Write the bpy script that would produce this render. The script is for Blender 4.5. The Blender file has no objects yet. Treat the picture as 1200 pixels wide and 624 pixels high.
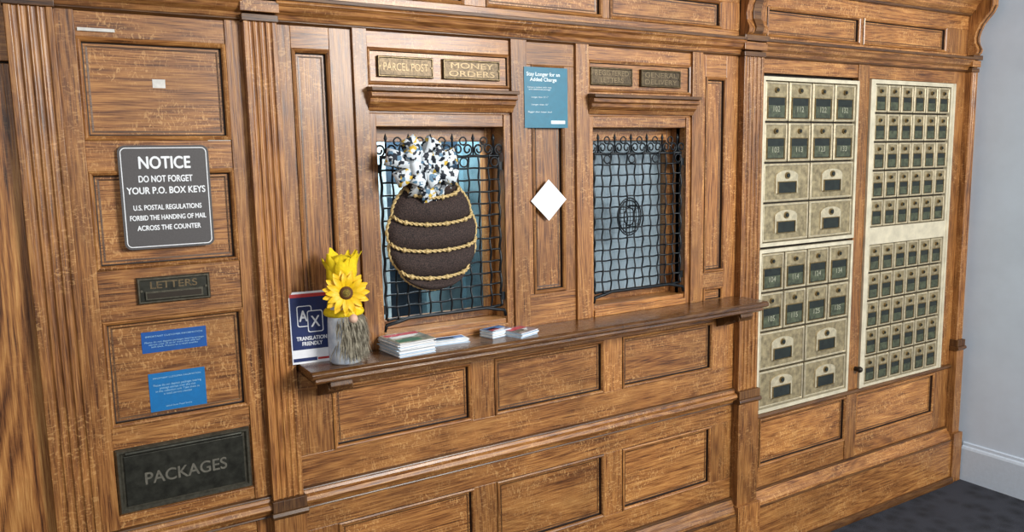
import bpy, math, random
import numpy as np
from mathutils import Matrix, Vector
random.seed(7)
S=bpy.context.scene
COL=S.collection
# ------------------------------------------------------------------ materials
def newmat(name):
    m=bpy.data.materials.new(name); m.use_nodes=True
    nt=m.node_tree; b=nt.nodes["Principled BSDF"]
    return m,nt,b
def N(nt,t,**kw):
    n=nt.nodes.new(t)
    for k,v in kw.items():
        setattr(n,k,v)
    return n
def inp(n,**kw):
    for k,v in kw.items():
        n.inputs[k.replace('_',' ')].default_value=v
def mix(nt,fac,a,b,bt='MIX'):
    n=N(nt,'ShaderNodeMix',data_type='RGBA',blend_type=bt)
    for s,v in((0,fac),(6,a),(7,b)):
        if hasattr(v,'node'): nt.links.new(v,n.inputs[s])
        else: n.inputs[s].default_value=v if s==0 else (*v,1) if len(v)==3 else v
    return n.outputs[2]
def mth(nt,op,a,b=0.0,clamp=False):
    n=N(nt,'ShaderNodeMath',operation=op,use_clamp=clamp)
    for i,v in enumerate((a,b)):
        if hasattr(v,'node'): nt.links.new(v,n.inputs[i])
        else: n.inputs[i].default_value=v
    return n.outputs[0]
def ramp(nt,fac,stops):
    n=N(nt,'ShaderNodeValToRGB'); cr=n.color_ramp
    while len(cr.elements)<len(stops): cr.elements.new(.5)
    for e,(p,c) in zip(cr.elements,stops):
        e.position=p; e.color=(*c,1) if not isinstance(c,(int,float)) else (c,c,c,1)
    nt.links.new(fac,n.inputs[0]); return n.outputs[0]
def wood(name,axis,gain=1.0,rough=.38,fleck=1.0,tint=(1,1,1),ringw=.26,ringn=34,coat=.18):
    m,nt,b=newmat(name); L=nt.links.new
    tc=N(nt,'ShaderNodeTexCoord'); at=N(nt,'ShaderNodeAttribute',attribute_name='seed')
    off=N(nt,'ShaderNodeCombineXYZ')
    L(mth(nt,'MULTIPLY',at.outputs['Fac'],7.31),off.inputs[0]); L(mth(nt,'MULTIPLY',at.outputs['Fac'],3.17),off.inputs[1]); L(mth(nt,'MULTIPLY',at.outputs['Fac'],5.93),off.inputs[2])
    ad=N(nt,'ShaderNodeVectorMath',operation='ADD'); L(tc.outputs['Object'],ad.inputs[0]); L(off.outputs[0],ad.inputs[1])
    def mp(sx,sa):   # sa along grain
        n=N(nt,'ShaderNodeMapping'); L(ad.outputs[0],n.inputs[0])
        s=[sx,sx,sx]; s[axis]=sa; n.inputs['Scale'].default_value=s; return n.outputs[0]
    def noise(v,sc,det=3,ro=.55,dist=0):
        n=N(nt,'ShaderNodeTexNoise'); inp(n,Scale=sc,Detail=det,Roughness=ro,Distortion=dist); L(v,n.inputs['Vector']); return n.outputs['Fac']
    broad=noise(mp(1,.16),16,4,.6,.5)
    rings=mth(nt,'FRACT',mth(nt,'MULTIPLY',noise(mp(1,.09),6.0,2,.4,.3),ringn))
    rings=mth(nt,'ABSOLUTE',mth(nt,'SUBTRACT',rings,.5))
    fine=noise(mp(1,.035),430,3,.6,0)
    fine2=noise(mp(1,.035),220,2,.6,.2)
    f=mth(nt,'ADD',mth(nt,'MULTIPLY',broad,.44),mth(nt,'MULTIPLY',rings,ringw))
    f=mth(nt,'ADD',f,mth(nt,'MULTIPLY',mth(nt,'SUBTRACT',fine,.5),.82))
    f=mth(nt,'ADD',f,mth(nt,'MULTIPLY',mth(nt,'SUBTRACT',fine2,.5),.44))
    f=mth(nt,'ADD',f,.19-ringw*.25)
    g=gain*.76
    T=lambda c:tuple(x*g*t for x,t in zip(c,tint))
    col=ramp(nt,f,[(.10,T((.035,.011,.0035))),(.26,T((.18,.062,.016))),(.40,T((.36,.143,.038))),(.56,T((.54,.243,.068))),(.8,T((.76,.41,.140)))])
    # medullary ray flecks, short and roughly across the grain
    s=[55,55,55]; s[axis]=115
    n=N(nt,'ShaderNodeMapping'); L(ad.outputs[0],n.inputs[0]); n.inputs['Scale'].default_value=s; n.inputs['Rotation'].default_value=(.35,.35,.35)
    fl=noise(n.outputs[0],1.0,2,.5,1.8)
    fm=noise(mp(1,.5),11,2,.5,0)
    fl=mth(nt,'MULTIPLY',mth(nt,'MULTIPLY',mth(nt,'SUBTRACT',fl,.54),9,True),mth(nt,'MULTIPLY',mth(nt,'SUBTRACT',fm,.42),6,True),True)
    col=mix(nt,mth(nt,'MULTIPLY',fl,.55*fleck),col,T((.84,.47,.18)))
    # per board tone, slow patina, worn spots
    pat=noise(tc.outputs['Object'],2.6,3,.6,0); pat2=noise(tc.outputs['Object'],14,4,.65,.5)
    tone=mth(nt,'ADD',mth(nt,'MULTIPLY',mth(nt,'FRACT',mth(nt,'MULTIPLY',at.outputs['Fac'],13.7)),.34),mth(nt,'ADD',mth(nt,'MULTIPLY',pat,.85),mth(nt,'MULTIPLY',pat2,.50)))
    tone=mth(nt,'ADD',tone,.15)
    cc=N(nt,'ShaderNodeCombineColor'); [L(tone,cc.inputs[i]) for i in range(3)]
    col=mix(nt,1.0,col,cc.outputs[0],'MULTIPLY')
    L(col,b.inputs['Base Color'])
    L(mth(nt,'ADD',mth(nt,'MULTIPLY',fine,.25),rough-.10),b.inputs['Roughness'])
    b.inputs['Coat Weight'].default_value=coat; b.inputs['Coat Roughness'].default_value=.16
    bp=N(nt,'ShaderNodeBump'); inp(bp,Strength=.35,Distance=.0010); L(mth(nt,'ADD',fine,fine2),bp.inputs['Height']); L(bp.outputs[0],b.inputs['Normal'])
    return m
def plain(name,c,rough=.5,metal=0,var=.12,sc=60,bump=0,spec=None,c2=None,coat=0):
    m,nt,b=newmat(name); L=nt.links.new
    tc=N(nt,'ShaderNodeTexCoord'); n=N(nt,'ShaderNodeTexNoise'); inp(n,Scale=sc,Detail=4.0,Roughness=.6); L(tc.outputs['Object'],n.inputs['Vector'])
    a=tuple(x*(1-var) for x in c); d=c2 or tuple(min(1,x*(1+var)) for x in c)
    L(ramp(nt,n.outputs['Fac'],[(.32,a),(.68,d)]),b.inputs['Base Color'])
    b.inputs['Roughness'].default_value=rough; b.inputs['Metallic'].default_value=metal; b.inputs['Coat Weight'].default_value=coat
    if bump:
        bp=N(nt,'ShaderNodeBump'); inp(bp,Strength=bump,Distance=.002); L(n.outputs['Fac'],bp.inputs['Height']); L(bp.outputs[0],b.inputs['Normal'])
    return m
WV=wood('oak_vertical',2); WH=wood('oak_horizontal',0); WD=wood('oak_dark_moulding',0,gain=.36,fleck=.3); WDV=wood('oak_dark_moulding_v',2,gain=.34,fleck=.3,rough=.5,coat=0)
WP=wood('oak_panel_horizontal',0,gain=1.05,fleck=1.1)
WX=wood('oak_plain_sawn',2,gain=.92,fleck=.2,ringw=.62,ringn=22)
WC=wood('oak_counter',0,gain=.42,rough=.25,fleck=.35,coat=.45)
WG=plain('oak_near_black',(.022,.009,.004),.6)  # near-black oak for panel groove faces and the backing
WM=[WV,WH,WD,WP,WDV,WG,WX]; V_,H_,D_,P_,DV_,G_,X_=range(7)
IRON=plain('black_iron',(.012,.015,.018),.40,.5,.3,120)
BRONZE=plain('aged_bronze',(.11,.08,.042),.38,.8,.5,90)
BRASSW=plain('plaque_brass',(.075,.053,.030),.40,.7,.5,150)
PLET=plain('plaque_letter_brass',(.17,.125,.07),.4,.7,.3,200)
LETTER=plain('worn_letter_metal',(.03,.022,.015),.5,.5)
SLOTM=plain('slot_dark_bronze',(.050,.050,.040),.36,.7,.40,40)
SLOTE=plain('slot_edge_bronze',(.13,.12,.09),.36,.75,.3,90)
PKL=plain('package_letter_bronze',(.16,.15,.12),.45,.4,.2,90)
SIGNG=plain('sign_charcoal',(.070,.064,.064),.55,0,.12,300)
WHITE=plain('white_paint',(.80,.82,.84),.5,0,.05)
BOXM=plain('po_box_metal',(.38,.305,.175),.34,.55,.40,45)
BOXE=plain('po_box_bevel',(.62,.54,.37),.32,.5,.20,60)
BOXF=plain('po_frame_paint',(.65,.585,.43),.42,.2,.15,20)
BOXGAP=plain('po_gap_dark',(.022,.016,.010),.6,.2)
BOXG=plain('po_box_window',(.012,.016,.012),.15,0,.5,60)
BOXC=plain('po_box_number_card',(.055,.065,.036),.4,0,.6,70)
BOXO=plain('po_box_brass_ring',(.26,.185,.08),.35,.8,.3,90)
BOXN=plain('po_box_number_ink',(.34,.34,.25),.5,0,.15)
PAPER=plain('paper_white',(.80,.80,.80),.6,0,.04,40)
# ------------------------------------------------------------------ mesh builder
class MB:
    def __init__(s): s.v=[];s.f=[];s.m=[];s.s=[];s.sm=[]
    def add(s,vs,fs,mat=0,seed=None,smooth=False):
        o=len(s.v); s.v+= [tuple(v) for v in vs]; sd=random.random()*10 if seed is None else seed
        for f in fs: s.f.append(tuple(i+o for i in f)); s.m.append(mat); s.s.append(sd); s.sm.append(smooth)
    def box(s,x0,x1,y0,y1,z0,z1,mat=0,seed=None):
        vs=[(x,y,z) for x in(x0,x1) for y in(y0,y1) for z in(z0,z1)]
        s.add(vs,[(0,1,3,2),(4,6,7,5),(0,4,5,1),(2,3,7,6),(0,2,6,4),(1,5,7,3)],mat,seed)
    def runx(s,x0,x1,prof,mat=0,smooth=False):   # prof (y,z)
        n=len(prof); vs=[(x0,y,z) for y,z in prof]+[(x1,y,z) for y,z in prof]
        fs=[(i,(i+1)%n,(i+1)%n+n,i+n) for i in range(n)]+[tuple(range(n))[::-1],tuple(range(n,2*n))]
        s.add(vs,fs,mat,None,smooth)
    def runz(s,z0,z1,prof,mat=0,smooth=False):   # prof (x,y)
        n=len(prof); vs=[(x,y,z0) for x,y in prof]+[(x,y,z1) for x,y in prof]
        fs=[(i,(i+1)%n,(i+1)%n+n,i+n) for i in range(n)]+[tuple(range(n))[::-1],tuple(range(n,2*n))]
        s.add(vs,fs,mat,None,smooth)
    def ring(s,x0,x1,z0,z1,prof,mats):  # prof (inset,y)
        sd=random.random()*10
        for i in range(len(prof)-1):
            (a,ya),(b,yb)=prof[i],prof[i+1]
            A=[(x0+a,ya,z0+a),(x1-a,ya,z0+a),(x1-a,ya,z1-a),(x0+a,ya,z1-a)]
            B=[(x0+b,yb,z0+b),(x1-b,yb,z0+b),(x1-b,yb,z1-b),(x0+b,yb,z1-b)]
            mm=mats[i] if isinstance(mats,(list,tuple)) else mats
            for k in range(4):
                l=(k+1)%4
                mk=mm
                if isinstance(mats,(list,tuple)) and mm==V_ and k in(0,2): mk=H_
                s.add([A[k],A[l],B[l],B[k]],[(0,1,2,3)],mk,sd)
    def cyl(s,c,ax,r,h,n=16,mat=0,r2=None):
        c=Vector(c);ax=Vector(ax).normalized();q=ax.to_track_quat('Z','Y'); r2=r if r2 is None else r2
        vs=[];
        for k,(rr,t) in enumerate(((r,0),(r2,h))):
            for i in range(n):
                a=2*math.pi*i/n; vs.append(c+q@Vector((rr*math.cos(a),rr*math.sin(a),t)))
        s.add(vs,[(i,(i+1)%n,(i+1)%n+n,i+n) for i in range(n)],mat,None,True)
        s.add(vs[:n],[tuple(range(n))[::-1]],mat); s.add(vs[n:],[tuple(range(n))],mat)
    def tube(s,pts,r,n=6,mat=0,closed=False):
        pts=[Vector(p) for p in pts];m=len(pts);vs=[];up=None
        for i,p in enumerate(pts):
            if closed: t=pts[(i+1)%m]-pts[i-1]
            else: t=pts[min(i+1,m-1)]-pts[max(i-1,0)]
            t.normalize()
            if up is None:
                up=t.orthogonal().normalized()
            else:
                up=(up-t*up.dot(t)).normalized()
            w=t.cross(up); rr=r[i] if isinstance(r,(list,tuple)) else r
            for k in range(n):
                a=2*math.pi*k/n; vs.append(p+up*(rr*math.cos(a))+w*(rr*math.sin(a)))
        fs=[]
        for i in range(m if closed else m-1):
            j=(i+1)%m
            for k in range(n): fs.append((i*n+k,i*n+(k+1)%n,j*n+(k+1)%n,j*n+k))
        if not closed: fs+= [tuple(range(n))[::-1],tuple(range((m-1)*n,m*n))]
        s.add(vs,fs,mat,None,True)
    def lathe(s,cx,cy,prof,n=32,mat=0,jit=0,sx=1,sy=1,lobes=5,tw=60):
        vs=[]
        for r,z in prof:
            for i in range(n):
                a=2*math.pi*i/n; k=r*(1+jit*math.sin(lobes*a+z*tw)); vs.append((cx+k*sx*math.cos(a),cy+k*sy*math.sin(a),z))
        fs=[(j*n+i,j*n+(i+1)%n,(j+1)*n+(i+1)%n,(j+1)*n+i) for j in range(len(prof)-1) for i in range(n)]
        s.add(vs,fs,mat,None,True)
    def ball(s,c,r,mat=0,sc=(1,1,1),n=16):
        vs=[];m=n//2
        for j in range(m+1):
            t=math.pi*j/m
            for i in range(n):
                a=2*math.pi*i/n; vs.append((c[0]+r*sc[0]*math.sin(t)*math.cos(a),c[1]+r*sc[1]*math.sin(t)*math.sin(a),c[2]+r*sc[2]*math.cos(t)))
        s.add(vs,[(j*n+i,j*n+(i+1)%n,(j+1)*n+(i+1)%n,(j+1)*n+i) for j in range(m) for i in range(n)],mat,None,True)
    def done(s,name,mats,bevel=0,parent=None,loc=None,rot=None):
        me=bpy.data.meshes.new(name); me.from_pydata(s.v,[],s.f)
        for m in mats: me.materials.append(m)
        me.polygons.foreach_set('material_index',s.m); me.polygons.foreach_set('use_smooth',s.sm)
        a=me.attributes.new('seed','FLOAT','FACE'); a.data.foreach_set('value',s.s)
        me.validate(); me.update()
        import bmesh
        bm=bmesh.new(); bm.from_mesh(me); bmesh.ops.recalc_face_normals(bm,faces=bm.faces); bm.to_mesh(me); bm.free()
        o=bpy.data.objects.new(name,me); COL.objects.link(o)
        if bevel:
            b=o.modifiers.new('bevel','BEVEL'); b.width=bevel; b.segments=2; b.limit_method='ANGLE'; b.angle_limit=math.radians(50)
        if parent: o.parent=parent
        if loc: o.location=loc
        if rot: o.rotation_euler=rot
        return o
def text(s,cx,cz,w,h,y,mat,parent,name='lettering',th=.0006,bold=0.0):
    # raised lettering: the glyphs are doubled with small offsets to give a bold weight
    c=bpy.data.curves.new(name,'FONT'); c.body=s; c.align_x='CENTER'; c.resolution_u=5
    o=bpy.data.objects.new(name+'_tmp',c); COL.objects.link(o); bpy.context.view_layer.update()
    me=bpy.data.meshes.new_from_object(o.evaluated_get(bpy.context.evaluated_depsgraph_get()))
    bpy.data.objects.remove(o); bpy.data.curves.remove(c)
    co=np.array([v.co[:] for v in me.vertices]); lo,hi=co.min(0),co.max(0)
    sx=w/(hi[0]-lo[0]); sz=h/(hi[1]-lo[1])
    base=[((p[0]-(lo[0]+hi[0])/2)*sx,(p[1]-(lo[1]+hi[1])/2)*sz) for p in co]
    polys=[tuple(p.vertices) for p in me.polygons]
    bpy.data.meshes.remove(me)
    V=[];Fs=[]
    e=bold*.6
    offs=[(0,0)] if not bold else [(0,0),(-e*sx,0),(e*sx,0),(0,e*sz*.7),(0,-e*sz*.7)]
    for k,(dx,dz) in enumerate(offs):
        o0=len(V); V+=[(cx+x+dx,y-th*.5-k*.00003,cz+z+dz) for x,z in base]; Fs+=[tuple(i+o0 for i in p) for p in polys]
    me=bpy.data.meshes.new(name); me.from_pydata(V,[],Fs); me.materials.append(mat)
    ob=bpy.data.objects.new(name,me); COL.objects.link(ob); ob.parent=parent
    return ob
# ------------------------------------------------------------------ oak wall
w=MB()
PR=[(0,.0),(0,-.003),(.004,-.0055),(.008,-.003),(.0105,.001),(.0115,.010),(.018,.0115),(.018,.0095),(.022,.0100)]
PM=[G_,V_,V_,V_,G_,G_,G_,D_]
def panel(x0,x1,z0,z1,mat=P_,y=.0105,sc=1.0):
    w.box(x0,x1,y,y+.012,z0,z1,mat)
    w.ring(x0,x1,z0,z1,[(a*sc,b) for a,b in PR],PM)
def board(x0,x1,z0,z1,mat,y0=0.0,y1=.028): w.box(x0,x1,y0,y1,z0,z1,mat)
def rails(x0,x1,zs,mat=H_,y0=0.0):  # zs list of (z0,z1)
    for a,b in zs: board(x0,x1,a,b,mat,y0)
TOP=2.34
# backing
w.box(-.6,3.70,.030,.05,0,1.08,G_); w.box(-.6,.80,.030,.05,1.08,TOP,G_); w.box(1.22,1.52,.030,.05,1.08,TOP,G_); w.box(1.93,3.70,.030,.05,1.08,TOP,G_)
w.box(.80,1.93,.030,.05,1.70,TOP,G_)
# S0 far left plain panelling
board(-.60,-.30,0,1.795,X_); board(-.298,-.03,0,1.795,X_,.004); board(-.60,-.03,1.80,TOP,H_)
# S1 mail drop bay .06-.46
board(.06,.10,.20,1.96,V_,-.004); board(.42,.46,.20,1.96,V_,-.004)
rails(.10,.42,[(.20,.34),(.56,.73),(.90,.95),(1.21,1.33),(1.56,1.63),(1.86,1.96)])
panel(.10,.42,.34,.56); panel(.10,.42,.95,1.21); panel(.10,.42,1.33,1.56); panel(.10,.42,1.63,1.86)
board(.10,.42,.73,.90,H_,.004)
# S2 tall panel left .54-.78
board(.54,.58,1.02,1.92,V_,0); board(.68,.74,1.02,1.92,V_,0); rails(.58,.68,[(1.02,1.09),(1.86,1.92)]); panel(.58,.68,1.09,1.86,V_)
board(.74,.78,1.05,1.92,V_,-.010)
# posts around windows
board(1.225,1.28,1.05,1.92,V_,-.010); board(1.46,1.51,1.05,1.92,V_,-.010); board(1.95,1.998,1.05,1.92,V_,-.010)
# centre panel
rails(1.28,1.46,[(1.05,1.15),(1.85,1.92)],H_); board(1.28,1.30,1.15,1.85,V_); board(1.42,1.46,1.15,1.85,V_); panel(1.30,1.42,1.15,1.85,V_)
# window bays
for a,b in((.78,1.225),(1.51,1.95)):
    rails(a,b,[(1.70,1.785),(1.87,1.92)],H_,.0); w.box(a+.01,b-.01,.004,.03,1.785,1.87,P_)
    w.ring(a+.0,b-.0,1.775,1.875,[(0,.0),(.004,-.004),(.009,-.002),(.011,.004)],[V_,V_,G_])
    # projecting ledge
    w.runx(a-.004,b+.004,[(0,1.762),(-.026,1.762),(-.040,1.752),(-.042,1.742),(-.030,1.738),(-.028,1.728),(-.016,1.718),(-.010,1.706),(0,1.706)],H_)
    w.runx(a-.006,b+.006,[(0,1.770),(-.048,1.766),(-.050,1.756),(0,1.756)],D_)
# S5 tall panel right
board(1.998,2.02,1.05,1.92,V_); board(2.12,2.18,1.05,1.92,V_); rails(2.02,2.12,[(1.02,1.04),(1.095,1.15),(1.84,1.92)]); panel(2.02,2.12,1.15,1.84,V_); panel(2.02,2.12,1.04,1.095)
# lower centre wainscot .54-2.18
rails(.54,2.18,[(.965,1.05),(.68,.785),(.57,.66),(.24,.345)],H_)
board(.54,.64,.785,.965,V_);board(1.07,1.15,.785,.965,V_);board(1.57,1.65,.785,.965,V_);board(2.07,2.18,.785,.965,V_)
board(.54,.64,.345,.57,V_);board(1.07,1.15,.345,.57,V_);board(1.57,1.65,.345,.57,V_);board(2.07,2.18,.345,.57,V_)
for a,b in((.64,1.07),(1.15,1.57),(1.65,2.07)):
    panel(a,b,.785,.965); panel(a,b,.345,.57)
def string(x0,x1):
    w.runx(x0,x1,[(0,.694),(-.012,.692),(-.016,.684),(-.028,.680),(-.032,.668),(-.024,.658),(-.014,.654),(-.010,.644),(0,.642)],H_)
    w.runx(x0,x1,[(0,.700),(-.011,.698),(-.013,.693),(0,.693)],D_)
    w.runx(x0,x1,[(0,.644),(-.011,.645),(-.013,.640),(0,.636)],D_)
string(.54,2.18); string(.06,.46)
def base(x0,x1):
    w.runx(x0,x1,[(0,.262),(-.010,.258),(-.016,.246),(-.024,.238),(-.034,.222),(-.036,.208),(0,.208)],H_)
    w.runx(x0,x1,[(0,.208),(-.040,.208),(-.040,.0),(0,.0)],H_)
    w.runx(x0,x1,[(0,.268),(-.012,.266),(-.012,.259),(0,.259)],D_)
    w.runx(x0,x1,[(0,.213),(-.042,.212),(-.042,.204),(0,.204)],D_)
    w.runx(x0,x1,[(0,.03),(-.052,.03),(-.056,.012),(-.056,0),(0,0)],D_)
base(.54,2.18); base(.06,.46); base(2.28,3.61); base(-.6,-.03)
# header
def header(x0,x1,panels,pz=2.005):
    w.runx(x0,x1,[(0,1.975),(-.034,1.972),(-.038,1.962),(-.030,1.955),(-.026,1.945),(-.014,1.936),(-.010,1.925),(0,1.922)],H_)
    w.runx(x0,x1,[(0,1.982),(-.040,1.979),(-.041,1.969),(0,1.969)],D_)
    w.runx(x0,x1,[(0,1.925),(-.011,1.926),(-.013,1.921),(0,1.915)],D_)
    board(x0,x1,1.915,pz,H_); board(x0,x1,2.10,TOP,H_)
    xs=[x0]+[q for p in panels for q in p]+[x1]
    for i in range(0,len(xs),2): board(xs[i],xs[i+1],pz,2.10,V_)
    for a,b in panels: panel(a,b,pz,2.10)
    w.runx(x0,x1,[(0,2.165),(-.012,2.17),(-.03,2.185),(-.034,2.20),(-.055,2.22),(-.085,2.235),(-.088,2.26),(-.1,2.27),(-.1,2.33),(0,2.33)],H_)
    w.runx(x0,x1,[(0,2.160),(-.012,2.160),(-.014,2.170),(0,2.170)],D_)
header(.54,2.18,[(.60,1.08),(1.15,1.57),(1.60,2.09)])
header(2.28,3.62,[(2.32,2.855),(2.875,3.45)],1.995)
header(.06,.46,[(.10,.42)])
# PO bay frame
board(2.28,2.295,.57,1.92,V_); board(2.855,2.925,.26,1.92,V_,-.004); board(3.53,3.62,.26,1.92,V_)
for a,b in((2.295,2.855),(2.925,3.53)):
    rails(a,b,[(1.865,1.92)])
board(2.28,2.33,.26,.57,V_)
for a,b in((2.33,2.855),(2.925,3.50)): rails(a,b,[(.26,.35),(.545,.565)]); panel(a,b,.35,.545)
board(3.50,3.53,.26,.57,V_)
w.runx(2.28,3.61,[(0,.572),(-.014,.570),(-.018,.560),(-.008,.552),(0,.550)],D_)
# pilasters
def pilaster(x0,x1,nf,z0=.69,z1=1.915,d=.028,mid=None):
    wd=x1-x0; mg=.010; fw=(wd-2*mg)/nf
    pr=[(x0,0.0),(x0,-d),(x0+mg*.6,-d)]
    for i in range(nf):
        c=x0+mg+fw*(i+.5); r=fw*.40
        for k in range(7):
            a=math.pi*k/6; pr.append((c-r*math.cos(a),-d+r*.75*math.sin(a)))
    pr+=[(x1-mg*.6,-d),(x1,-d),(x1,0.0)]
    w.runz(z0,z1,pr,V_)
    w.box(x0-.003,x1+.003,-d-.008,0,.24,z0-.01,V_); w.box(x0-.005,x1+.005,-d-.012,0,z0-.03,z0,DV_)
    w.box(x0-.010,x1+.010,-d-.022,0,0,.24,V_)
    w.runx(x0-.008,x1+.008,[(0,.66),(-d-.016,.66),(-d-.02,.65),(-d-.01,.64),(0,.64)],D_)
    # capital
    for a,b,e in((1.915,1.932,.004),(1.937,1.965,.007),(1.968,1.988,.012)): w.box(x0-e,x1+e,-d-e,0,a,b,D_ if e!=.007 else H_)
    # scroll console
    cp=[(0,1.988),(-d-.004,1.988),(-d-.014,1.997),(-d-.018,2.010),(-d-.012,2.024),(-d-.004,2.040),(-d-.002,2.065),(-d-.008,2.09),(-d-.022,2.12),(-d-.042,2.145),(-d-.060,2.165),(-d-.072,2.19),(-d-.072,2.33),(0,2.33)]
    w.runx(x0+.002,x1-.002,cp,V_)
    w.runx(x0+.03,x1-.03,[(y-.006 if y<-.001 else y,z+.004) for y,z in cp[:-2]]+[(0,2.2)],D_)
pilaster(-.03,.06,4); pilaster(.46,.54,4); pilaster(2.18,2.28,4); pilaster(3.615,3.665,2)
w.box(3.665,3.70,-.005,.03,0,TOP,V_)
wall=w.done('wall_back',WM,bevel=.0013)
# ------------------------------------------------------------------ counter
c=MB()
X0,X1=.545,2.195
c.runx(X0,X1,[(-.0005,1.05),(-.142,1.05),(-.150,1.044),(-.150,1.034),(-.142,1.029),(-.0005,1.029)],0)
c.runx(X0+.012,X1-.012,[(-.0005,1.029),(-.134,1.029),(-.136,1.018),(-.126,1.012),(-.0005,1.012)],0)
for a in(.60,2.09):
    c.runx(a,a+.06,[(-.0005,1.012),(-.115,1.012),(-.120,.998),(-.108,.985),(-.085,.985),(-.075,.975),(-.05,.970),(-.03,.955),(-.0005,.945)],1)
    c.cyl((a-.003,-.1,.992),(1,0,0),.012,.066,14,1)
counter=c.done('counter_shelf',[WC,WDV],bevel=.002)
# ------------------------------------------------------------------ windows
GL,nt,b=newmat('window_glass'); nt.nodes.remove(b); o_=nt.nodes['Material Output']
t_=N(nt,'ShaderNodeBsdfTransparent'); t_.inputs[0].default_value=(.88,.94,.97,1); g_=N(nt,'ShaderNodeBsdfGlossy'); g_.inputs['Roughness'].default_value=.03
fr=N(nt,'ShaderNodeLayerWeight'); fr.inputs[0].default_value=.5; mx=N(nt,'ShaderNodeMixShader')
nt.links.new(mth(nt,'ADD',mth(nt,'MULTIPLY',mth(nt,'POWER',fr.outputs['Facing'],3.0),.5),.05),mx.inputs[0]); nt.links.new(t_.outputs[0],mx.inputs[1]); nt.links.new(g_.outputs[0],mx.inputs[2]); nt.links.new(mx.outputs[0],o_.inputs[0])
DKB=plain('back_office_navy',(.018,.035,.055),.4,0,.6,9)
TEAL=plain('back_office_teal',(.09,.21,.27),.4,0,.5,8,c2=(.22,.38,.44))
PALE=plain('back_office_pale',(.50,.62,.66),.4,0,.3,12)
BLIND=plain('window_blind_grey_blue',(.36,.42,.46),.5,0,.15,7)
def window(name,x0,x1,kind):
    z0,z1=1.05,1.70; m=MB()
    D=.11
    m.box(x0-.02,x0,-.002,D,z0,z1,0); m.box(x1,x1+.025,-.002,D,z0,z1,0); m.box(x0,x1,0.002,D,1.665,z1,1)
    m.box(x0,x1,.004,D,z0,z0+.035,1)          # sill
    m.box(x0,x1,-.008,.018,z0,z0+.022,1)
    # inner sash
    y0=D-.035
    m.box(x0,x0+.022,y0,D,z0+.035,1.665,0); m.box(x1-.022,x1,y0,D,z0+.035,1.665,0); m.box(x0+.022,x1-.022,y0,D,1.625,1.665,1); m.box(x0+.022,x1-.022,y0,D,z0+.035,z0+.06,1)
    fr_=m.done(name,[WV,WH],bevel=.0015)
    g=MB(); yg=D-.015; g.add([(x0+.02,yg,z0+.05),(x1-.02,yg,z0+.05),(x1-.02,yg,1.63),(x0+.02,yg,1.63)],[(0,1,2,3)]); g.done('glass_pane',[GL],parent=fr_)
    k=MB(); a,bb=x0-.3,x1+.5
    if kind==1:
        # simplified back office: rear wall, made-up teal and pale boxes for glass reflections
        k.box(a,bb,.50,.52,.9,1.9,0)
        k.box(a,bb,.12,.52,.88,.9,0)
        for i,(xa,xb,ya,za,zb,mt) in enumerate([(x0-.02,x0+.11,.30,1.0,1.62,1),(x0+.13,x0+.16,.34,1.0,1.7,2),(x0+.27,x0+.40,.3,1.05,1.25,1),(x0+.45,x0+.55,.36,1.0,1.7,1),(x0+.57,x0+.60,.34,1.0,1.7,2),(x0+.2,x0+.45,.4,1.45,1.5,2),(x0+.66,x0+.8,.4,1.0,1.45,2),(x0+.30,x0+.34,.36,1.0,1.7,2),(x0+.02,x0+.07,.28,1.28,1.5,2)]):
            k.box(xa,xb,ya,ya+.04,za,zb,mt)
        k.done('back_office_view',[DKB,TEAL,PALE,BLIND],parent=fr_)
    else:
        n=14; wd=(x1-x0-.02)/n
        for i in range(n): 
            xx=x0+.01+wd*i; k.runz(1.06,1.66,[(xx,.108),(xx+wd*.5,.104),(xx+wd*.97,.108),(xx+wd*.97,.111),(xx,.111)],3)
        k.done('blind',[DKB,TEAL,PALE,BLIND],parent=fr_)
    return fr_
window('window_1',.80,1.20,1); window('window_2',1.53,1.93,2)
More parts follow.
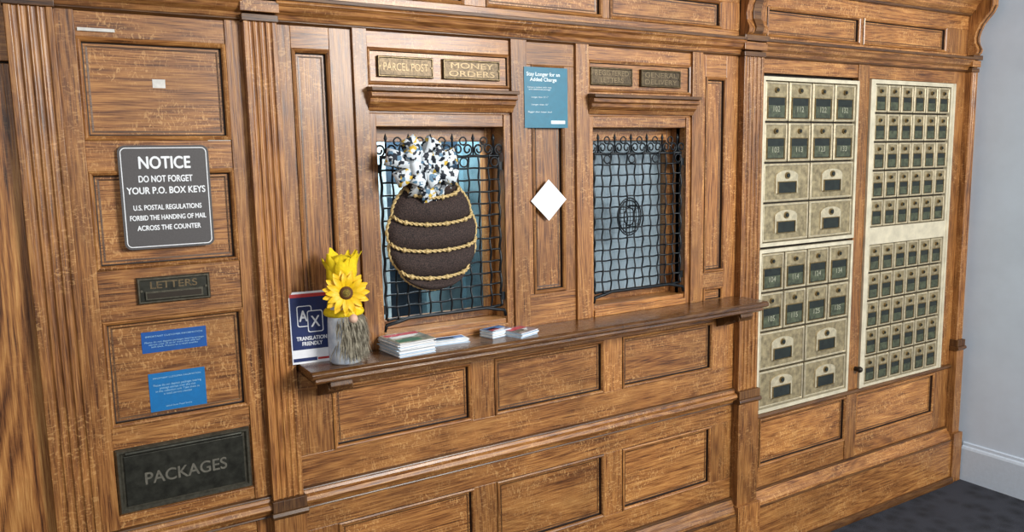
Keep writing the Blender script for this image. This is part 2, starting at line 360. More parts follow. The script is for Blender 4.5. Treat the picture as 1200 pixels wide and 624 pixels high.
# ------------------------------------------------------------------ grilles
def grille(name,x0,x1,z0,z1,ornament):
    m=MB(); y=.012; n=12; nr=13
    dx=(x1-x0)/(n-1); dz=(z1-z0)/(nr)
    for i in range(n):
        x=x0+dx*i; pts=[]
        for k in range(nr*6+1):
            z=z0+(z1-z0)*k/(nr*6); ph=math.pi*(z-z0)/dz
            pts.append((x+.0010*math.sin(ph),y+.0030*math.cos(ph+math.pi*i),z))
        m.tube(pts,.0029 if 0<i<n-1 else .0040,6)
    for j in range(nr+1):
        z=z0+dz*j; pts=[]
        for k in range((n-1)*6+1):
            x=x0+(x1-x0)*k/((n-1)*6); ph=math.pi*(x-x0)/dx
            pts.append((x,y-.0030*math.cos(ph+math.pi*j),z+.0009*math.sin(ph)))
        m.tube(pts,.0028 if 0<j<nr else .0044,6)
    # cresting: paired C scrolls, rings and spear finials above the top rail
    for i in range(0,n,2):
        xc=x0+dx*(i+.5)
        if xc>x1: break
        for sg in(-1,1):
            pts=[]
            for k in range(28):
                t=-.5*math.pi+k/27*2.6*math.pi; r=.0175*(1-.62*k/27)
                pts.append((xc+sg*(.0185-r*math.cos(t)*.9),y,z1+.020+r*math.sin(t)))
            m.tube(pts,.0028,6)
        m.tube([(xc,y,z1),(xc,y,z1+.045),(xc,y,z1+.052),(xc,y,z1+.066)],[.0026,.0026,.0055,.0006],8)
    for i in range(1,n-1,2):
        xc=x0+dx*(i+.5)
        m.tube([(xc+.011*math.cos(2*math.pi*k/18),y-.003,z1+.044+.011*math.sin(2*math.pi*k/18)) for k in range(18)],.0024,6,closed=True)
    # lower scroll row in the first band of the lattice
    for i in range(1,n-1,3):
        xc=x0+dx*(i+.5); m.tube([(xc+.013*math.cos(2*math.pi*k/18),y-.005,z1-dz*.5+.013*math.sin(2*math.pi*k/18)) for k in range(18)],.0024,6,closed=True)
    # bottom: pass-through rail with drop ends
    m.tube([(x0-.012,y-.01,z0-.030),(x0-.006,y-.012,z0-.012),(x0+.03,y-.012,z0-.006),(x0+.06,y-.012,z0+.001),(x1-.06,y-.012,z0+.001),(x1-.03,y-.012,z0-.006),(x1+.002,y-.012,z0-.012),(x1+.008,y-.01,z0-.030)],.0055,8)
    # fixing lugs
    for zz in(z0+.03,z1-.03): m.box(x0-.012,x0,y-.004,y+.004,zz-.012,zz+.012); m.box(x1,x1+.012,y-.004,y+.004,zz-.012,zz+.012)
    if ornament:
        cx,cz=1.680,1.372
        for rx,rz in((.050,.062),(.043,.054),(.022,.030)):
            m.tube([(cx+rx*math.cos(2*math.pi*k/36),y-.012,cz+rz*math.sin(2*math.pi*k/36)) for k in range(36)],.0024,6,closed=True)
        for q in range(-3,4):
            xx=q*.013; h=.062*math.sqrt(1-(xx/.050)**2); m.tube([(cx+xx,y-.012,cz-h),(cx+xx,y-.017,cz),(cx+xx,y-.012,cz+h)],.0011,5)
        for q in range(-4,5):
            zz=q*.013; h=.050*math.sqrt(1-(zz/.062)**2); m.tube([(cx-h,y-.012,cz+zz),(cx,y-.017,cz+zz),(cx+h,y-.012,cz+zz)],.0011,5)
    return m.done(name,[IRON])
grille('window_grille',.813,1.188,1.125,1.580,False)
grille('window_grille',1.543,1.918,1.125,1.580,True)
# ------------------------------------------------------------------ plaques
for i,(a,b_,t) in enumerate([(.81,.975,'PARCEL POST'),(1.005,1.19,'MONEY\nORDERS'),(1.52,1.69,'REGISTERED\nLETTERS'),(1.725,1.90,'GENERAL\nDELIVERY')]):
    m=MB(); z0,z1=1.797,1.853
    m.box(a,b_,-.004,.004,z0,z1,0); m.ring(a,b_,z0,z1,[(0,-.004),(.002,-.0065),(.004,-.0065),(.006,-.004)],1)
    for xx in(a+.006,b_-.006): m.cyl((xx,-.003,(z0+z1)/2),(0,-1,0),.0025,.004,8,1)
    p=m.done('brass_plaque',[BRASSW,BRONZE]); text(t,(a+b_)/2,(z0+z1)/2,(b_-a)*.80,.020 if '\n' not in t else .038,-.0046,PLET,p,bold=.015)
# ------------------------------------------------------------------ notice sign
def rrect(x0,x1,z0,z1,r,n=6):
    pts=[]
    for cx,cz,a0 in((x1-r,z1-r,0),(x0+r,z1-r,90),(x0+r,z0+r,180),(x1-r,z0+r,270)):
        for k in range(n+1):
            a=math.radians(a0+90*k/n); pts.append((cx+r*math.cos(a),cz+r*math.sin(a)))
    return pts
def plate(m,pts,y0,y1,mat=0):
    n=len(pts); vs=[(x,y0,z) for x,z in pts]+[(x,y1,z) for x,z in pts]
    m.add(vs,[tuple(range(n)),tuple(range(n,2*n))[::-1]]+[(i,(i+1)%n,(i+1)%n+n,i+n) for i in range(n)],mat)
m=MB(); a=(.163,.362,1.375,1.618)
plate(m,rrect(*a,.016),-.0105,-.0062,0)
o1=rrect(a[0]+.005,a[1]-.005,a[2]+.005,a[3]-.005,.012); o2=rrect(a[0]+.007,a[1]-.007,a[2]+.007,a[3]-.007,.010); n=len(o1)
m.add([(x,-.0108,z) for x,z in o1]+[(x,-.0108,z) for x,z in o2],[(i,(i+1)%n,(i+1)%n+n,i+n) for i in range(n)],1)
ns=m.done('notice_sign',[SIGNG,WHITE])
cx=.2625
for t,z,wd,h in(('NOTICE',1.578,.112,.028),('DO NOT FORGET',1.540,.118,.0150),('YOUR P.O. BOX KEYS',1.513,.172,.0155),('U.S. POSTAL REGULATIONS',1.473,.150,.0115),('FORBID THE HANDING OF MAIL',1.449,.168,.0115),('ACROSS THE COUNTER',1.425,.140,.0115)):
    text(t,cx,z,wd,h,-.0108,WHITE,ns,bold=.055)
# mail slots
m=MB(); x0,x1,z0,z1=.18,.345,1.243,1.307
m.box(x0,x1,-.006,-.0005,z0,z1,0); m.ring(x0,x1,z0,z1,[(0,-.006),(.003,-.010),(.006,-.010),(.008,-.006)],1)
m.box(x0+.018,x1-.018,-.011,-.006,z0+.010,z0+.030,1); m.box(x0+.022,x1-.022,-.0125,-.011,z0+.013,z0+.026,2)
for xx in(x0+.010,x1-.010): m.cyl((xx,-.006,(z0+z1)/2),(0,-1,0),.003,.003,8,1)
p=m.done('letter_slot',[SLOTM,SLOTE,LETTER]); text('LETTERS',(x0+x1)/2,z1-.020,.105,.017,-.0064,PLET,p,bold=.03)
m=MB(); x0,x1,z0,z1=.102,.415,.735,.897
m.box(x0,x1,-.004,.003,z0,z1,1); m.ring(x0,x1,z0,z1,[(0,-.004),(.004,-.010),(.009,-.010),(.013,-.005)],1)
m.box(x0+.018,x1-.018,-.009,-.004,z0+.018,z1-.018,0)
m.cyl((x0+.022,-.009,z1-.012),(1,0,0),.006,x1-x0-.044,10,0)
p=m.done('package_drop_door',[SLOTM,SLOTE,LETTER],bevel=.0015); text('PACKAGES',(x0+x1)/2,.815,.190,.030,-.0094,PKL,p,bold=.03)
# cast metal vent plate at far left
m=MB(); x0,x1,z0,z1=-.42,-.155,.62,.90
m.box(x0,x1,-.006,.006,z0,z1,0); m.ring(x0,x1,z0,z1,[(0,-.006),(.004,-.011),(.012,-.011),(.016,-.006)],1)
for k in range(9): m.box(x0+.03,x1-.03,-.010,-.006,z0+.03+k*.026,z0+.042+k*.026,2)
m.done('metal_vent_plate',[SLOTM,SLOTE,LETTER])
# stickers
BLUE=plain('sticker_blue',(.003,.075,.30),.45,0,.08); BLUE2=plain('sticker_blue_light',(.002,.14,.38),.45,0,.08); LT=plain('sticker_text',(.30,.50,.66),.5)
def sticker(x0,x1,z0,z1,mat,y,lines,rot=0):
    m=MB(); m.box(x0,x1,y-.0004,y,z0,z1,0); s_=m.done('info_sticker',[mat])
    for t,z,wd,h in lines: text(t,(x0+x1)/2,z,wd,h,y-.0007,LT,s_,th=.0002)
    return s_
sticker(.182,.330,1.120,1.172,BLUE,.0095,[('IMPORTANT CUSTOMER INFORMATION',1.160,.13,.004),('Please do not deposit packages bearing postage\nstamps over 10 oz or more than one half\ninch thick. Present to a retail counter',1.140,.135,.016)])
sticker(.190,.320,.972,1.068,BLUE2,.0095,[('IMPORTANT CUSTOMER INFORMATION',1.055,.11,.0040),('Please do not deposit packages bearing\npostage stamps over this size\nin this collection unit. Take them to\na retail service counter',1.026,.11,.028),('United States Postal Service',.983,.06,.004)])
# torn tape scraps on upper panel
TAPE=plain('tape_scrap',(.62,.60,.56),.5)
m=MB(); m.box(.252,.280,.0098,.0104,1.752,1.772,0); m.box(.105,.18,-.0052,-.0045,1.872,1.879,0); m.box(.365,.418,-.0005,0,1.628,1.636,0); m.done('tape_scrap',[TAPE])
# blue poster + diamond
PB=plain('poster_teal_blue',(.004,.15,.24),.45,0,.1); PB2=plain('poster_white_text',(.75,.85,.88),.5)
m=MB(); x0,x1,z0,z1=1.268,1.425,1.662,1.842
m.box(x0,x1,-.0125,-.0118,z0,z1,0); m.box(x0+.095,x1-.01,-.0128,-.0125,z0+.012,z0+.022,1)
p=m.done('rate_poster',[PB,PB2])
text('Stay Longer for an\nAdded Charge',(x0+x1)/2-.010,z1-.030,.120,.030,-.0129,PB2,p,bold=.04,th=.0002)
for k,t in enumerate(('Letters mailed with rate\nand additional postage','Longer than 11½"','Longer than 15"','Bigger than letter mail')):
    text(t,x0+.055,[1.779,1.753,1.731,1.709][k],[.085,.06,.06,.085][k],[.012,.006,.006,.006][k],-.0129,PB2,p,th=.0002)
m=MB(); plate(m,[(1.355,1.377),(1.421,1.441),(1.355,1.505),(1.289,1.441)],-.0068,-.006,0); m.done('diamond_sign',[WHITE])
# ------------------------------------------------------------------ PO boxes
def pobox(m,x0,x1,z0,z1,kind):
    g=.0034; x0+=g;x1-=g;z0+=g;z1-=g; W,H=x1-x0,z1-z0; cx=(x0+x1)/2; y=-.004
    m.box(x0,x1,y,.012,z0,z1,0)
    m.ring(x0,x1,z0,z1,[(0,y),(.003,y-.0035),(.006,y-.004),(.009,y-.001)],1)
    def lock(lx,lz,r):
        m.cyl((lx,y,lz),(0,-1,0),r,.005,14,2); m.cyl((lx,y-.005,lz),(0,-1,0),r*.62,.003,12,3); m.box(lx-r*.12,lx+r*.12,y-.0085,y-.008,lz-r*.4,lz+r*.4,4)
    def win(a,b_,c_,d,card=True):
        m.box(a,b_,y-.0012,y,c_,d,3); m.ring(a,b_,c_,d,[(-.003,y),(-.0025,y-.003),(0,y-.003),(.001,y-.001)],2)
        if card: m.box(a+.003,b_-.003,y-.0020,y-.0012,c_+.003,c_+(d-c_)*.62,5)
    if kind=='S':
        lock(cx,z1-H*.21,.0105)
        win(cx-W*.37,cx+W*.37,z0+H*.08,z0+H*.60)
    elif kind=='L':
        m.box(cx-W*.24,cx+W*.24,y-.0035,y,z0+H*.22,z0+H*.66,1)
        pts=[(cx+W*.24*math.cos(math.pi*k/14),z0+H*.66+H*.16*math.sin(math.pi*k/14)) for k in range(15)]; plate(m,pts,y-.0035,y,1)
        m.cyl((cx,y-.0035,z0+H*.68),(0,-1,0),.013,.004,16,2); m.cyl((cx,y-.0075,z0+H*.68),(0,-1,0),.008,.003,12,3)
        m.box(cx-W*.19,cx+W*.19,y-.0050,y-.0035,z0+H*.22,z0+H*.51,3); m.ring(cx-W*.19,cx+W*.19,z0+H*.22,z0+H*.51,[(-.003,y-.0035),(-.0025,y-.007),(0,y-.007),(.001,y-.005)],2)
    else:
        lock(cx,z1-H*.23,.0085)
        win(cx-W*.35,cx+W*.35,z0+H*.08,z0+H*.57)
BM=[BOXM,BOXE,BOXO,BOXG,LETTER,BOXC,BOXF,BOXGAP]
def frame(m,x0,x1,z0,z1,t,tb):
    m.box(x0,x0+t,-.010,.01,z0,z1,6); m.box(x1-t,x1,-.010,.01,z0,z1,6); m.box(x0+t,x1-t,-.010,.01,z1-tb,z1,6); m.box(x0+t,x1-t,-.010,.01,z0,z0+tb,6)
    m.box(x0,x1,.008,.02,z0,z1,7)
m=MB(); nums=[]
XA0,XA1=2.297,2.853
for z0,z1 in((1.222,1.852),(.572,1.212)):
    t=.014; frame(m,XA0,XA1,z0,z1,t,t); a,b_=XA0+t,XA1-t; h=(z1-z0-2*t)/4; wd=(b_-a)/4
    for r in range(4):
        zt=z1-t-r*h
        if r<2:
            for k in range(4): pobox(m,a+wd*k,a+wd*(k+1),zt-h,zt,'S'); nums.append((a+wd*(k+.5),zt-h*.68))
        else:
            for k in range(2): pobox(m,a+2*wd*k,a+2*wd*(k+1),zt-h,zt,'L')
A=m.done('post_office_box_cabinet',BM,bevel=.0008)
for i,(x,z) in enumerate(nums): text(str(102+10*(i%4)+i//4),x,z,.036,.020,-.0064,BOXN,A,name='box_number',th=.0003)
m=MB(); nums=[]
XB0,XB1=2.927,3.528
m.box(XB0,XB0+.016,-.012,.01,.565,1.862,6); m.box(XB1-.016,XB1,-.012,.01,.565,1.862,6)
for z0,z1 in((1.24,1.862),(.565,1.20)):
    t=.016; frame(m,XB0+.016,XB1-.016,z0,z1,t,t); a,b_=XB0+.016+t,XB1-.016-t; h=(z1-z0-2*t)/5; wd=(b_-a)/6
    for r in range(5):
        for k in range(6):
            zt=z1-t-r*h; pobox(m,a+wd*k,a+wd*(k+1),zt-h,zt,'M')
m.box(XB0+.016,XB1-.016,-.010,.01,1.20,1.24,6)
m.cyl((2.905,-.004,.66),(0,-1,0),.010,.016,12,4); m.ball((2.905,-.026,.66),.013,4)
m.done('post_office_box_cabinet',BM,bevel=.0008)
# ------------------------------------------------------------------ wreath
ESP=plain('wreath_burlap_mesh',(.010,.006,.006),.85,0,.8,300,bump=1.0,c2=(.075,.045,.038)); GOLD=plain('gold_rope',(.58,.38,.12),.45,.2,.4,300,bump=.6,c2=(.86,.66,.32))
m=MB(); cx=.952; zt,zb=1.555,1.203
yc=-.010
levels=[1.562,1.495,1.420,1.345,1.268,1.203]
def tier(z):
    for a,b in zip(levels[:-1],levels[1:]):
        if b<=z<=a: return math.sin(math.pi*(z-b)/(a-b))
    return 0
def hw(z):
    u=min(1,max(0,(z-zb)/(zt-zb)))
    e=.134*max(0,math.sin(math.pi*u**.84))**.60
    return e+.006*tier(z)*min(1,e/.05)
NZ=80;NX=28;vs=[]
for j in range(NZ+1):
    z=zb+(zt-zb)*j/NZ
    bul=.010+.026*max(0,tier(z))**.6
    for i in range(NX+1):
        s_=-1+2*i/NX; e=math.sqrt(max(0,1-s_*s_)); vs.append((cx+hw(z)*s_,yc-bul*e**.7-.004,z-.028*e*min(1,(z-zb)/.05)))
m.add(vs,[(j*(NX+1)+i,j*(NX+1)+i+1,(j+1)*(NX+1)+i+1,(j+1)*(NX+1)+i) for j in range(NZ) for i in range(NX)],0,None,True)
out=[(cx+hw(zb+(zt-zb)*j/60),yc-.004,zb+(zt-zb)*j/60) for j in range(61)]; out+=[(2*cx-x,y,z) for x,y,z in out[::-1]]
def rope(pts,r,closed=False):   # two twisted strands
    P=[Vector(p) for p in pts]
    Q=[]
    for a,b in zip(P,P[1:]+([P[0]] if closed else [])):
        k=max(1,int((b-a).length/.003))
        for q in range(k): Q.append(a.lerp(b,q/k))
    if not closed: Q.append(P[-1])
    for ph in(0,math.pi):
        T=[]
        for i,p in enumerate(Q):
            t=(Q[(i+1)%len(Q)]-Q[i-1]) if 0<i<len(Q)-1 else (Q[1]-Q[0])
            t=t.normalized() if t.length>1e-6 else Vector((0,0,1))
            n1=t.cross(Vector((0,1,0))); n1=n1.normalized() if n1.length>1e-3 else Vector((1,0,0))
            n2=t.cross(n1); an=i*.75+ph
            T.append(p+n1*(r*.5*math.cos(an))+n2*(r*.5*math.sin(an)))
        m.tube(T,r*.62,6,1)
rope(out,.0050,False)
for l in levels[1:-1]:
    pts=[]
    for i in range(25):
        s_=-1+2*i/24; e=math.sqrt(max(0,1-s_*s_)); pts.append((cx+hw(l)*s_*1.0,yc-.014-.020*e**.7,l-.028*e))
    rope(pts,.0050)
    for i in range(3,24,6): m.ball(pts[i],.0078,1,n=8)
wr=m.done('beehive_wreath',[ESP,GOLD])
RB,nt,b=newmat('checked_ribbon'); tc=N(nt,'ShaderNodeTexCoord'); vo=N(nt,'ShaderNodeTexVoronoi',distance='CHEBYCHEV'); vo.inputs['Scale'].default_value=105; nt.links.new(tc.outputs['Object'],vo.inputs['Vector'])
sp=N(nt,'ShaderNodeSeparateColor'); nt.links.new(vo.outputs['Color'],sp.inputs[0])
rc=ramp(nt,sp.outputs[0],[(0,(.74,.80,.84)),(.36,(.012,.018,.03)),(.58,(.12,.24,.36)),(.68,(.74,.80,.84)),(.85,(.75,.50,.06)),(.93,(.74,.80,.84))]); 
for n_ in nt.nodes:
    if n_.type=='VALTORGB': n_.color_ramp.interpolation='CONSTANT'
nt.links.new(rc,b.inputs['Base Color']); b.inputs['Roughness'].default_value=.6
m=MB(); bc=Vector((.900,-.060,1.555))
def loop(ang,L,W,tilt):
    d=Vector((math.cos(ang),-tilt,math.sin(ang))).normalized(); s_=Vector((-math.sin(ang),0,math.cos(ang))); n_=d.cross(s_).normalized()
    if n_.y>0:n_=-n_
    vs=[];K=18
    for k in range(K+1):
        t=2*math.pi*k/K; r=L*(1-math.cos(t))/2; o=L*.26*math.sin(t); wd=W*(.35+.65*math.sin(t/2))
        p=bc+d*r+n_*o
        for q in(-1,0,1): vs.append(p+s_*(wd*.5*q)+n_*(.003*(1-abs(q))))
    m.add(vs,[(k*3+q,k*3+q+1,(k+1)*3+q+1,(k+1)*3+q) for k in range(K) for q in range(2)],0,None,True)
for k,(a,L,W,t) in enumerate([(15,.108,.046,.1),(62,.085,.042,.15),(118,.088,.042,.1),(165,.108,.046,.1),(205,.090,.042,.2),(340,.108,.046,.2),(40,.08,.04,.6),(140,.08,.04,.6),(300,.07,.04,.6),(240,.07,.04,.6),(0,.06,.04,1.0),(90,.055,.04,1.2),(185,.06,.04,1.0)]): loop(math.radians(a),L,W,t)
def tail(ang,L,W):
    d=Vector((math.cos(ang),0,math.sin(ang))); s_=Vector((-math.sin(ang),0,math.cos(ang))); vs=[]
    for k in range(10):
        p=bc+d*(L*k/9)+Vector((0,.012*math.sin(k*.9)+.01,0))
        for q in(-1,0,1): vs.append(p+s_*(W*.5*q)-(d*.02 if (k==9 and q==0) else Vector()))
    m.add(vs,[(k*3+q,k*3+q+1,(k+1)*3+q+1,(k+1)*3+q) for k in range(9) for q in range(2)],0,None,True)
tail(math.radians(288),.115,.045); tail(math.radians(318),.12,.045); tail(math.radians(262),.09,.04)
m.ball(tuple(bc+Vector((0,-.03,0))),.018,0)
bw=m.done('ribbon_bow',[RB],parent=wr); sd=bw.modifiers.new('s','SOLIDIFY'); sd.thickness=.0012
# ------------------------------------------------------------------ translation card
NAVY=plain('card_navy',(.010,.022,.10),.35,0,.1); RED=plain('card_red',(.45,.03,.03),.4); CARDW=plain('card_white',(.78,.8,.85),.4,0,.04)
m=MB(); W_,H_c=.115,.205
m.box(0,W_,0,.002,0,H_c,0); m.box(.003,W_-.003,-.0006,0,.040,H_c-.006,1); m.box(.003,W_-.003,-.0007,0,H_c-.016,H_c-.006,2); m.box(.003,W_*.6,-.0008,0,.006,.016,1); m.box(W_*.62,W_-.004,-.0008,0,.008,.014,2)
m.box(.01,.05,.002,.004,.0,.10,0); m.add([(.01,.002,.1),(.05,.002,.1),(.05,.03,0.0),(.01,.03,0.0)],[(0,1,2,3)],0)
plate(m,rrect(.020,.062,.105,.165,.006),-.0012,-.0006,0); plate(m,rrect(.0225,.0595,.1075,.1625,.005),-.0016,-.0012,1)
plate(m,rrect(.048,.092,.088,.150,.006),-.0022,-.0016,0); plate(m,rrect(.0505,.0895,.0905,.1475,.005),-.0026,-.0022,1)
card=m.done('translation_sign_card',[CARDW,NAVY,RED],loc=(.528,-.040,1.0502),rot=(math.radians(-4),0,math.radians(-6)))
card.scale=(.92,.92,.92)
text('A',.037,.136,.022,.03,-.0019,CARDW,card,bold=.05); text('X',.070,.119,.024,.03,-.0029,CARDW,card,bold=.04)
text('TRANSLATION\nFRIENDLY',W_/2,.064,.085,.026,-.0009,CARDW,card,bold=.06)
# ------------------------------------------------------------------ gnome
YEL=plain('hat_yellow_fabric',(.82,.60,.004),.8,0,.12,140,bump=.6); CUP=plain('gnome_body_white_blue',(.50,.60,.74),.6,0,.2,30,c2=(.8,.84,.88)); FUR=plain('beard_fur',(.16,.13,.085),.9,0,.4,60,c2=(.40,.36,.27)); SKIN=plain('nose_skin',(.7,.45,.33),.6)
PET=plain('sunflower_petal',(.88,.54,.003),.5,0,.12,60); SEEDC=plain('sunflower_seed_centre',(.20,.14,.02),.8,0,.6,300,bump=1); SEEDR=plain('sunflower_dark_ring',(.10,.04,.01),.8)
m=MB()
m.lathe(0,0,[(0,0),(.036,0),(.042,.006),(.044,.03),(.044,.07),(.043,.11),(.040,.15),(.032,.17),(0,.175)],32,1)
# hat: rolled brim, creased body, loose ruffled cloth crown made of overlapping flaps
m.lathe(0,0,[(.044,.125),(.050,.128),(.053,.134),(.050,.142),(.045,.146)],40,0,sy=.9)
m.lathe(0,0,[(.043,.142),(.038,.165),(.034,.19),(.032,.215),(.034,.24),(.036,.262),(.030,.276),(.014,.282),(0,.283)],64,0,jit=.07,sy=.85,lobes=6,tw=10)
for k in range(13):
    a=2*math.pi*k/13+random.uniform(-.15,.15); L_=random.uniform(.075,.100); W0=random.uniform(.030,.042); z0=.196+random.uniform(0,.02); ro=.026 if k%2 else .020; K=8; vs=[]
    fl_=random.uniform(.010,.022); curl=random.uniform(.0,.012)
    for i in range(K+1):
        t=i/K; r=ro+.012+fl_*t**1.4; zz=z0+L_*t-curl*max(0,t-.75)*4; wdh=W0*(.55+.45*math.sin(math.pi*min(1,t*.75+.12)))*(1 if t<.85 else 1-(t-.85)*3.2)
        for q in(-1,-.5,0,.5,1):
            an=a+q*wdh/(2*r)*1.0; rr=r+.003*math.cos(q*math.pi)+.002*math.sin(t*9+k)
            vs.append((rr*math.cos(an),rr*.85*math.sin(an),min(zz,.300)-.010*q*q*t))
    m.add(vs,[(i*5+q,i*5+q+1,(i+1)*5+q+1,(i+1)*5+q) for i in range(K) for q in range(4)],0,None,True)
m.ball((.010,-.046,.122),.012,3)
# beard strands
for i in range(1600):
    a=-math.pi/2+random.gauss(.75,.48); z=random.uniform(.055,.135); r=.041
    p0=Vector((r*math.cos(a),r*math.sin(a),z)); ln=random.uniform(.035,.065)
    dr=Vector((math.cos(a)*.34+random.gauss(0,.12),math.sin(a)*.34+random.gauss(0,.12),-1)).normalized()
    p2=p0+dr*ln
    if p2.z<.001: p2.z=.001+random.random()*.004
    p1=(p0+p2)/2+Vector((math.cos(a),math.sin(a),0))*.006
    s_=Vector((-math.sin(a),math.cos(a),0))*.0012
    m.add([p0-s_,p0+s_,p1+s_,p1-s_,p2],[(0,1,2,3),(3,2,4)],2,None,True)
gn=m.done('gnome_figurine',[YEL,CUP,FUR,SKIN],loc=(.655,-.088,1.0502))
gn.rotation_euler=(0,0,math.radians(-2))
# sunflower
m=MB()
def petal(a,L,W,z,lift):
    vs=[];K=7
    for k in range(K+1):
        t=k/K; wd=W*math.sin(math.pi*min(1,t*.92+.06))**.7; r=.012+L*t; zz=z+lift*math.sin(t*2.4)
        for q in(-1,0,1):
            vs.append((r*math.cos(a)-wd*.5*q*math.sin(a),r*math.sin(a)+wd*.5*q*math.cos(a),zz-(.002 if q==0 else 0)))
    m.add(vs,[(k*3+q,k*3+q+1,(k+1)*3+q+1,(k+1)*3+q) for k in range(K) for q in range(2)],0,None,True)
for k in range(15): petal(2*math.pi*k/15+random.uniform(-.06,.06),.047,.018,0,.006)
for k in range(13): petal(2*math.pi*(k+.5)/13+random.uniform(-.08,.08),.039,.016,.004,.009)
m.lathe(0,0,[(.016,-.002),(.017,.006),(.014,.011),(.010,.0125),(.009,.0125)],24,2); m.lathe(0,0,[(.010,.0125),(.008,.015),(0,.016)],24,1)
m.cyl((0,0,-.012),(0,0,1),.003,.012,8,0)
sf=m.done('artificial_sunflower',[PET,SEEDC,SEEDR],loc=(.643,-.148,1.243)); sf.rotation_mode='QUATERNION'; sf.rotation_quaternion=Vector((-.22,-1,.12)).to_track_quat('Z','Y')
# ------------------------------------------------------------------ brochures
COV=plain('brochure_cover_photo',(.10,.13,.12),.4,0,.3,28,c2=(.62,.56,.42)); COV2=plain('brochure_cover_dark',(.04,.06,.12),.35,0,.5,40,c2=(.34,.24,.24)); COV3=plain('leaflet_pale',(.50,.64,.78),.4,0,.08,50)
PNK=plain('brochure_red_band',(.50,.05,.07),.4); GRN=plain('brochure_green_band',(.08,.25,.14),.4); LBL=plain('brochure_blue_band',(.06,.18,.42),.4)
def stack(name,loc,rz,W,Dp,n,th,cov,b1,b2,jit=.0022):
    m=MB()
    for i in range(n):
        jx,jy=random.gauss(0,jit),random.gauss(0,jit)
        m.box(-W/2+jx,W/2+jx,-Dp/2+jy,Dp/2+jy,i*th,(i+.80)*th,0 if i%3 else 4)
    z=n*th; m.box(-W/2,W/2,-Dp/2,Dp/2,z,z+.0008,1); m.box(-W/2+.004,W/2-.004,Dp/2-.032,Dp/2-.008,z+.0008,z+.0012,2); m.box(-W/2+.006,W/2-.035,-Dp/2+.010,-Dp/2+.038,z+.0008,z+.0012,3)
    for q in range(3): m.box(-W/2+.010,W/2-.012-.01*q,Dp/2-.042-.008*q,Dp/2-.038-.008*q,z+.0008,z+.0012,0)
    return m.done(name,[PAPER,cov,b1,b2,COV3],loc=loc,rot=(0,0,rz))
stack('brochure_stack',(.836,-.075,1.0502),math.radians(5),.110,.118,14,.0028,COV,PNK,GRN,.0032)
stack('leaflet_stack',(.968,-.045,1.0502),math.radians(-4),.12,.055,5,.002,PAPER,LBL,COV3)
stack('brochure_stack',(1.130,-.050,1.0502),math.radians(14),.075,.055,7,.003,COV2,LBL,PNK)
stack('brochure_stack',(1.196,-.082,1.0502),math.radians(20),.08,.075,5,.003,COV2,PNK,COV)
# ------------------------------------------------------------------ room
CARP,nt,b=newmat('carpet_charcoal'); tc=N(nt,'ShaderNodeTexCoord'); n1=N(nt,'ShaderNodeTexNoise'); inp(n1,Scale=220.0,Detail=3.0); nt.links.new(tc.outputs['Object'],n1.inputs['Vector'])
br=N(nt,'ShaderNodeTexVoronoi'); inp(br,Scale=16.0); nt.links.new(tc.outputs['Object'],br.inputs['Vector'])
f=mth(nt,'ADD',mth(nt,'MULTIPLY',n1.outputs['Fac'],.7),mth(nt,'MULTIPLY',br.outputs['Distance'],.6))
nt.links.new(ramp(nt,f,[(.3,(.005,.007,.011)),(.75,(.032,.036,.050))]),b.inputs['Base Color']); b.inputs['Roughness'].default_value=.95
bp=N(nt,'ShaderNodeBump'); inp(bp,Strength=.8,Distance=.004); nt.links.new(n1.outputs['Fac'],bp.inputs['Height']); nt.links.new(bp.outputs[0],b.inputs['Normal'])
m=MB(); m.box(-2.5,3.72,-5,.7,-.05,0); m.done('floor',[CARP])
WALLP=plain('wall_paint_pale_blue',(.62,.73,.86),.6,0,.05,5,bump=.15)
m=MB(); m.box(3.70,3.80,-5,.1,0,2.9); m.done('wall_right',[WALLP])
TR=plain('baseboard_paint',(.60,.70,.82),.45,0,.04)
m=MB()
pr=[(3.70,0),(3.682,0),(3.682,.155),(3.686,.165),(3.692,.170),(3.693,.182),(3.70,.186)]
n=len(pr); vs=[(x,-5,z) for x,z in pr]+[(x,-.045,z) for x,z in pr]
m.add(vs,[(i,(i+1)%n,(i+1)%n+n,i+n) for i in range(n)]+[tuple(range(n)),tuple(range(n,2*n))[::-1]])
m.done('baseboard_right',[TR])
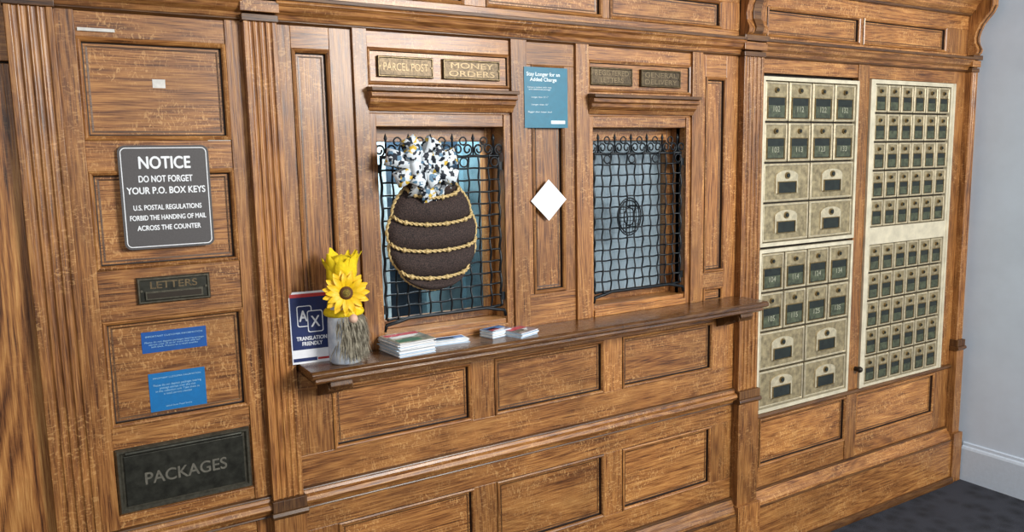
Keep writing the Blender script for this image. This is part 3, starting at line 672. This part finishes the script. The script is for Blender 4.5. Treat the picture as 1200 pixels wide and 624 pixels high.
# ------------------------------------------------------------------ light, world, camera
wd=bpy.data.worlds.new('World'); S.world=wd; wd.use_nodes=True; nt=wd.node_tree; bg=nt.nodes['Background']
tc=N(nt,'ShaderNodeTexCoord'); sx=N(nt,'ShaderNodeSeparateXYZ'); nt.links.new(tc.outputs['Generated'],sx.inputs[0])
cr=ramp(nt,mth(nt,'ADD',mth(nt,'MULTIPLY',sx.outputs[2],.5),.5),[(.0,(.10,.09,.08)),(.48,(.28,.27,.26)),(.6,(.60,.66,.74)),(1,(.50,.57,.66))])
nt.links.new(cr,bg.inputs[0]); bg.inputs[1].default_value=.38
def area(name,loc,tgt,sx_,sy_,e,col):
    l=bpy.data.lights.new(name,'AREA'); l.shape='RECTANGLE'; l.size=sx_; l.size_y=sy_; l.energy=e; l.color=col
    o=bpy.data.objects.new(name,l); COL.objects.link(o); o.location=loc; o.rotation_euler=(Vector(tgt)-Vector(loc)).to_track_quat('-Z','Y').to_euler()
area('assumed_daylight_lamp',(2.5,-3.9,2.5),(1.7,0,.75),1.3,1.2,208,(1,.98,.94))  # added unseen area lamp behind the camera, for assumed daylight; no window is built
area('left_area_lamp',(-1.2,-3.6,2.2),(1.0,0,1.2),1.4,1.6,36,(1,.96,.9))  # weaker unseen area lamp, behind the camera on the left
area('back_office_fill',(1.05,.28,1.86),(1.05,.34,1.0),.6,.2,16,(.9,.97,1))  # unseen area light, added to brighten what shows behind the glass
yaw,pit,rol,F=math.radians(30.9),math.radians(7.77),math.radians(-1.12),920.
f=Vector((math.sin(yaw)*math.cos(pit),math.cos(yaw)*math.cos(pit),-math.sin(pit))); r=f.cross(Vector((0,0,1))).normalized(); u=r.cross(f)
cc,ss=math.cos(rol),math.sin(rol); r2=cc*r+ss*u; u2=-ss*r+cc*u
cam=bpy.data.cameras.new('camera'); co=bpy.data.objects.new('camera',cam); COL.objects.link(co)
cam.sensor_width=36; cam.lens=F/1200*36; cam.clip_start=.02
M=Matrix(((r2.x,u2.x,-f.x,0),(r2.y,u2.y,-f.y,-2.04),(r2.z,u2.z,-f.z,1.57),(0,0,0,1))); co.matrix_world=M
S.camera=co
S.view_settings.view_transform='Standard'; S.view_settings.look='None'; S.view_settings.exposure=0
